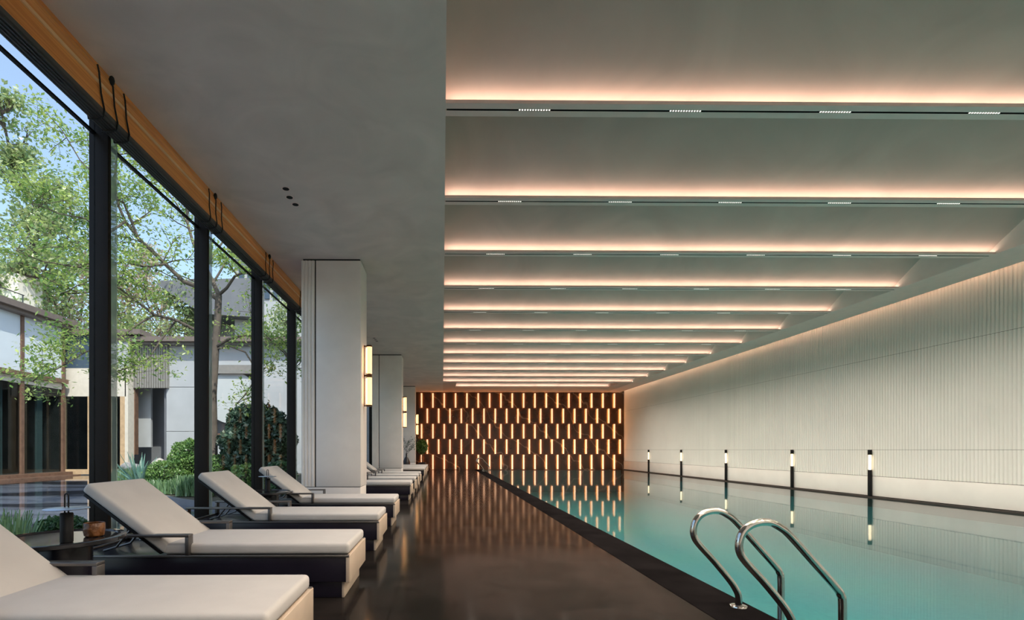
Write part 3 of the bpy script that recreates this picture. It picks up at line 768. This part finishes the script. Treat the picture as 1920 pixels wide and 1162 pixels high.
rock(247, 860, 20.0, .55, .4, .42, 'pale low boulder near the corner of the glass pavilion', 4)

# main tree, branches taken from the photo, with their own depth
T = Tree(11)
def PL(lst, Y0, Y1):
    n = len(lst); return [P(a, b_, Y=Y0 + (Y1 - Y0) * i / max(1, n - 1)) for i, (a, b_) in enumerate(lst)]
YT = 15.0
base_ = P(399, 843, Y=YT); base_.z = 0
trunk = [base_] + PL([(399, 800), (398, 740), (401, 700), (404, 650), (408, 600), (410, 553)], YT, YT)
T.limb(trunk, .14, .095, 14)
limbs = [
    ([(410, 553), (400, 530), (385, 500), (362, 455), (352, 420), (350, 380), (345, 320)], 15, 15.8, .10),
    ([(410, 553), (425, 540), (440, 518), (462, 508), (500, 520), (530, 540)], 15, 14.2, .07),
    ([(408, 560), (378, 540), (345, 528), (310, 495), (285, 470), (262, 450), (235, 415), (222, 385), (214, 340), (220, 290)], 15, 13.6, .10),
    ([(262, 452), (240, 400), (232, 380), (218, 372), (190, 340), (150, 300), (120, 250)], 13.8, 12.6, .05),
    ([(404, 650), (430, 635), (460, 628), (500, 632), (535, 660), (552, 690)], 15, 13.4, .07),
    ([(404, 655), (430, 648), (460, 660), (485, 700), (460, 740), (440, 760)], 15, 14, .05),
    ([(404, 640), (370, 620), (330, 600), (290, 590), (250, 560), (210, 530), (165, 548), (110, 552)], 15, 12.4, .075),
    ([(290, 590), (255, 610), (215, 640), (160, 660), (110, 690), (60, 715)], 14, 11.8, .045),
    ([(330, 600), (300, 640), (280, 670), (240, 690), (200, 700)], 14.4, 13, .04),
    ([(310, 495), (270, 500), (230, 490), (190, 505), (140, 500), (80, 490), (30, 470)], 14.4, 12, .05),
    ([(235, 415), (200, 440), (160, 410), (110, 400), (60, 380)], 13.6, 12.2, .045),
    ([(345, 330), (320, 300), (280, 270), (240, 240)], 15.6, 14.6, .05),
    ([(352, 420), (330, 380), (300, 350), (260, 330), (225, 300)], 15.5, 14.4, .04),
    ([(385, 500), (420, 450), (440, 400), (470, 420)], 15.3, 16, .05),
    ([(400, 530), (430, 480), (465, 470), (500, 500)], 15.2, 16, .05),
]
for pts, ya, yb, r in limbs:
    q = PL(pts, ya, yb); r *= .72; T.limb(q, r, r * .3, 8)
    sprout(T, q, 1 if pts[0] == (404, 655) else 2 if len(q) > 6 else 3, .95, r * .28, 2, .12, .8, 2)
finish_tree(T, 'courtyard_tree', 'spreading green tree with a reddish trunk standing behind the second mullion', 'tree', tuple(base_), L_main, 11, .17, .11, flat=.3)
print('main tips', len(T.tips))
# tall pale tree at the left edge
def free_tree(px, pytop, Y, name, label, leafm, seed, r, per, rad, size, maxl=3, group=None, base=-.42, spread=.6, pxw=60, up=.35, n1=12):
    T = Tree(seed); p0 = P(px, 843, Y=Y); p0.z = base; top = P(px, pytop, Y=Y).z; Hh = top - base
    pts = [p0 + Vector((T.rng.normal() * .12 * i, T.rng.normal() * .12 * i, Hh * i / 7)) for i in range(8)]
    T.limb(pts, r, r * .2, 8)
    for k in range(n1):
        u = .40 + .6 * (k / n1); q = p0 + (pts[-1] - p0) * u; q = pts[int(u * 7)].lerp(pts[min(7, int(u * 7) + 1)], (u * 7) % 1)
        d = Vector((T.rng.normal(), T.rng.normal() * .7, .5)); T.grow(q, d, pxw / F * Y * (1.25 - .8 * u) * (.7 + .5 * T.rng.random()), r * .4, 1, maxl, up, spread)
    return finish_tree(T, name, label, 'tree', tuple(p0), leafm, per, rad, size, group)
free_tree(28, 215, 27.5, 'tall_tree', 'tall pale green tree behind the pavilion at the left edge', L_pale, 31, .24, 7, .40, .24, 3, pxw=62, n1=20)
free_tree(108, 330, 30, 'tall_tree', 'slim pale tree behind the pavilion, right of the tallest tree', L_pale, 32, .17, 5, .40, .22, 3, pxw=55, n1=14)
for i, (px, top, Y, lm, w) in enumerate([(70, 520, 34, L_brown, 60), (150, 470, 36, L_brown, 60), (225, 520, 33, L_brown, 60), (290, 480, 37, L_brown, 60), (345, 540, 34, L_pale, 45), (250, 560, 31, L_pale, 40), (-20, 420, 33, L_pale, 60), (520, 560, 30, L_pale, 30)]):
    free_tree(px, top, Y, 'distant_tree', '%s %s tree beyond the courtyard roofs, %s' % (('russet' if lm == L_brown else 'light green'), ('thin' if w > 50 else 'small'), ['above the left roof', 'behind the first mullion', 'right of the first mullion', 'between the first two mullions, tallest there', 'beside the grey eave', 'low behind the flat roof', 'cut by the left edge', 'between the third and fourth mullions'][i]), lm, 40 + i, .14, 5, .5, .22, 3, 'trees beyond the courtyard roofs', pxw=w, n1=14)

# ------------------------------------------------------------------ courtyard buildings
def WB(mb, px0, px1, py0, py1, Y, d, pz=None):
    """box with its front face on the plane Y, outline given where the photo shows it"""
    a = P(px0, py0, Y=Y); c_ = P(px1, py1, Y=Y)
    return mb.box(min(a.x, c_.x), max(a.x, c_.x), Y, Y + d, min(a.z, c_.z), max(a.z, c_.z))
# left glass pavilion, its long side along X = -19
XP = -19.0
gp = thing('glass_pavilion', 'two storey glass and pale panel pavilion on the left of the courtyard', 'building', (XP - 2, 18, -.3))
YE = 25.0
MB().box(XP - 6, XP + .55, 6, YE + .35, 7.35, 7.62).box(XP - 6, XP + .35, 6, YE + .2, 7.2, 7.35).build('roof_edge', M_roofe, gp)
ys = [YE - 2.42 * k for k in range(8)]
for k in range(7):
    MB().box(XP - .08, XP, ys[k + 1] + .07, ys[k] - .07, 4.66, 7.2).build('upper_panel', M_pale, gp)
    MB().box(XP - .05, XP - .03, ys[k + 1] + .07, ys[k] - .07, .1, 4.15).build('glazing', M_gymglass, gp)
for k in range(8):
    MB().box(XP - .1, XP + .06, ys[k] - .08, ys[k] + .08, -.1, 7.2).build('post', M_brown, gp)
MB().box(XP - .12, XP + .22, 6, YE + .1, 4.45, 4.66).build('ledge', M_brown, gp)
MB().box(XP - .08, XP + .02, 6, YE + .05, 4.15, 4.45).build('lintel', M_creamp, gp)
MB().box(XP - .1, XP + .5, 6, YE, -.3, .06).box(XP - .1, XP + .9, 6, YE, -.3, -.08).build('steps', M_brown, gp)
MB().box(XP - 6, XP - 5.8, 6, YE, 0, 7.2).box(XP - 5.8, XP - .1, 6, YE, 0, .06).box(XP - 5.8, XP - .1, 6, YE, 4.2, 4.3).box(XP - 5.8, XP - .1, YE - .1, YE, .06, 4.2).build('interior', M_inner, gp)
MB().box(XP - 2.5, XP - 2.4, 20.5, 21.4, .06, 3.0).build('timber_door', M_tan, gp)
for y_, m_ in [(24.2, M_fin), (23.3, M_tan), (22.0, M_fin), (21.9, M_creamp), (19.6, M_fin)]: MB().box(XP - .6, XP - .5, y_ - .16, y_ + .16, .06, 4.15).build('curtain', m_, gp)
# gym bike silhouettes behind the glass
t = thing('exercise_bike', 'white and dark exercise bike behind the pavilion glass at the left edge', 'exercise bike', (XP - .9, 20.8, .06))
MB().tube([(0, -.1, 0), (0, .25, .95)], .06, 8).build('stem', M_tower, t, world=False); MB().tube([(-.3, .25, 0.03), (.3, .25, .03)], .04, 8).tube([(-.3, -.5, .03), (.3, -.5, .03)], .04, 8).tube([(0, -.5, .04), (0, .25, .04)], .04, 8).build('base', M_black, t, world=False)
MB().tube([(-.25, .2, 1.1), (0, .25, 1.0), (.25, .2, 1.1)], .03, 8).build('handlebar', M_black, t, world=False); MB().box(-.08, .08, -.3, 0, .85, .93).tube([(0, -.15, .1), (0, -.15, .85)], .03).build('saddle', M_black, t, world=False, bevel=.02)
# facing wing
YW = 25.4
fw = thing('courtyard_wing', 'facing concrete wing with flat roof, slatted panel and round disc', 'building', (-11, 27, -.3))
WB(MB(), 100, 262, 616, 626, YW - .3, 5).build('roof_edge', M_roofe, fw)
WB(MB(), 100, 206, 626, 690, YW, .2).build('blue_panel', M_blue, fw)
WB(MB(), 100, 236, 690, 743, YW, .2).build('lintel', M_creamp, fw); WB(MB(), 206, 240, 626, 690, YW, .2).build('pale_panel', M_conc, fw)
for a_, b_ in [(122, 164), (168, 205), (208, 225)]: WB(MB(), a_, b_, 743, 880, YW + .06, .03).build('glazing', M_gymglass, fw)
for a_, b_ in [(116, 122), (164, 168), (205, 208), (225, 234)]: WB(MB(), a_, b_, 743, 886, YW, .15).build('window_post', M_tan, fw)
WB(MB(), 104, 250, 880, 889, YW - .3, .6).build('plinth', M_tan, fw)
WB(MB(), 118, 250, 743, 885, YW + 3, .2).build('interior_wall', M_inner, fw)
WB(MB(), 234, 240, 690, 886, YW, .5).build('corner_post', M_creamp, fw)
WB(MB(), 240, 253, 726, 852, 25.9, .3).build('timber_panel', M_brown, fw)
WB(MB(), 205, 720, 630, 640, 25.3, 5).build('roof_edge', M_roofe, fw)
WB(MB(), 240, 720, 640, 646, 25.6, 1).build('roof_soffit', M_slat, fw)
b = MB(); x = 240
while x < 311: WB(b, x, x + 3.2, 646, 727, 25.8, .25); x += 4.4
WB(b, 240, 312, 646, 727, 25.95, .2); b.build('slatted_panel', M_slat, fw)
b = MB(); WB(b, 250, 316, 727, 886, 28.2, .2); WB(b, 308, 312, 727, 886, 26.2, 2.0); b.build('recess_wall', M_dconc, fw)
WB(MB(), 259, 283, 727, 838, 27.0, .15).build('plank_panel', M_conc, fw)
b = MB()
for a_, b_, c_, d_ in [(312, 396, 646, 725), (312, 396, 725.8, 808), (312, 396, 808.8, 890)]: WB(b, a_, b_, c_, d_, 26.0, .3)
WB(b, 396, 480, 646, 684, 26.0, .3); WB(b, 480, 720, 646, 890, 26.0, .3); WB(b, 396, 480, 832, 890, 26.0, .3); b.build('concrete_wall', M_conc, fw)
WB(MB(), 394, 482, 684, 700, 25.85, .5).build('timber_ledge', M_slat, fw)
WB(MB(), 394, 482, 812, 832, 25.9, .4).build('timber_sill', M_brown, fw)
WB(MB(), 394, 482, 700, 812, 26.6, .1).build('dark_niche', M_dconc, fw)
p = P(434, 745, Y=26.05); b = MB(); pr = [(p.x + 1.36 * math.cos(2 * math.pi * k / 64), p.z + 1.36 * math.sin(2 * math.pi * k / 64)) for k in range(64)]
b.prism(pr, 26.05, 26.2, 'Y').build('round_disc', mat('pale_grey_disc', (.50, .52, .53), .6, var=.05, scale=1), fw)
# railings on the roof and buildings farther back
t = thing('roof_railing', 'thin glass and metal railing on the left pavilion roof', 'railing', (XP - 1.5, 20, 7.62))
MB().box(XP - 1.52, XP - 1.48, 10, 24.5, 8.68, 8.72).build('handrail', M_alu, t)
for k in range(7): MB().box(XP - 1.52, XP - 1.48, 24.4 - 2.2 * k, 24.44 - 2.2 * k, 7.62, 8.7).build('post', M_alu, t)
MB().box(XP - 1.505, XP - 1.495, 10, 24.5, 7.7, 8.66).build('glass_panel', M_glass, t)
t = WB(MB(), -120, 34, 512, 640, 26.5, 1.6).build('rendered_tower', M_tower); tag(t, 'sunlit pale rendered block above the left pavilion roof', 'building')
t = thing('eaves_building', 'grey building with a deep flat eave above the wing roof', 'building', tuple(P(390, 843, Y=36).xy) + (-.4,))
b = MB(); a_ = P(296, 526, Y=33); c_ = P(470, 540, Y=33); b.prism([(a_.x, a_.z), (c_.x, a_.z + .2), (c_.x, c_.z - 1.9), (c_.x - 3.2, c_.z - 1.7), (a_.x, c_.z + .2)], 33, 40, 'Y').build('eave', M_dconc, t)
WB(MB(), 345, 470, 575, 870, 36, 4).build('wall', M_conc, t)
t = thing('tall_building', 'pale upper building seen between the third and fourth mullions', 'building', tuple(P(505, 843, Y=34).xy) + (-.4,))
WB(MB(), 440, 620, 470, 880, 34, 6).build('wall', M_conc, t)
for x in range(448, 620, 16): WB(MB(), x, x + 9, 500, 560, 33.9, .12).build('window', M_blue, t)
a_ = P(425, 470, Y=33.2); c_ = P(630, 470, Y=33.2); MB().box(a_.x, c_.x, 33.2, 41, a_.z, a_.z + .5).build('roof', M_roofe, t)

# ------------------------------------------------------------------ far end plants
p = P(762, 843, Y=25.3)
t = thing('floor_vase', 'black bottle vase in front of the third column', 'vase', (p.x, p.y, 0))
MB().lathe([(.10, 0), (.17, .10), (.20, .35), (.185, .55), (.11, .70), (.045, .80), (.035, .95), (.045, .97)], 0, 0, 32).build('body', M_vase, t, world=False, smooth=True)
t2 = thing('leafy_twig', 'thin leafy twigs standing in the black bottle vase', 'twig', (p.x, p.y, .9))
T = Tree(61)
for d in [(.3, 0, 1), (-.25, .1, 1), (.6, -.1, .8), (.1, .1, 1)]: T.grow((p.x, p.y, .9), d, .55, .008, 1, 3, .2, .6)
T.mb.build('stems', M_bark, t2)
tips = np.array(T.tips); cc = np.repeat(tips, 2, 0) + T.rng.normal(size=(len(tips) * 2, 3)) * .03
quads_obj('leaves', leaf_quads(cc, .05, T.rng), L_dark, t2)
t = thing('potted_tree', 'small green tree in a dark pot beside the third column', 'potted plant', (-1.12, 27.6, 0))
MB().lathe([(.13, 0), (.19, .02), (.21, .45), (.19, .46), (.18, .40), (.002, .40)], 0, 0, 32).build('pot', M_vase, t, world=False, smooth=True)
MB().tube([(0, 0, .38), (-.03, 0, .7), (.0, 0, 1.0), (-.05, 0, 1.25)], [.03, .022, .018, .01]).build('trunk', M_bark, t, world=False)
rng = np.random.default_rng(9); d = rng.normal(size=(1500, 3)); d /= np.linalg.norm(d, axis=1)[:, None]
cc = np.array([-1.15, 27.6, 1.32]) + d * (rng.random(1500)[:, None] ** .4) * np.array([.34, .34, .42])
quads_obj('foliage', leaf_quads(cc, .09, rng), L_bush, t)
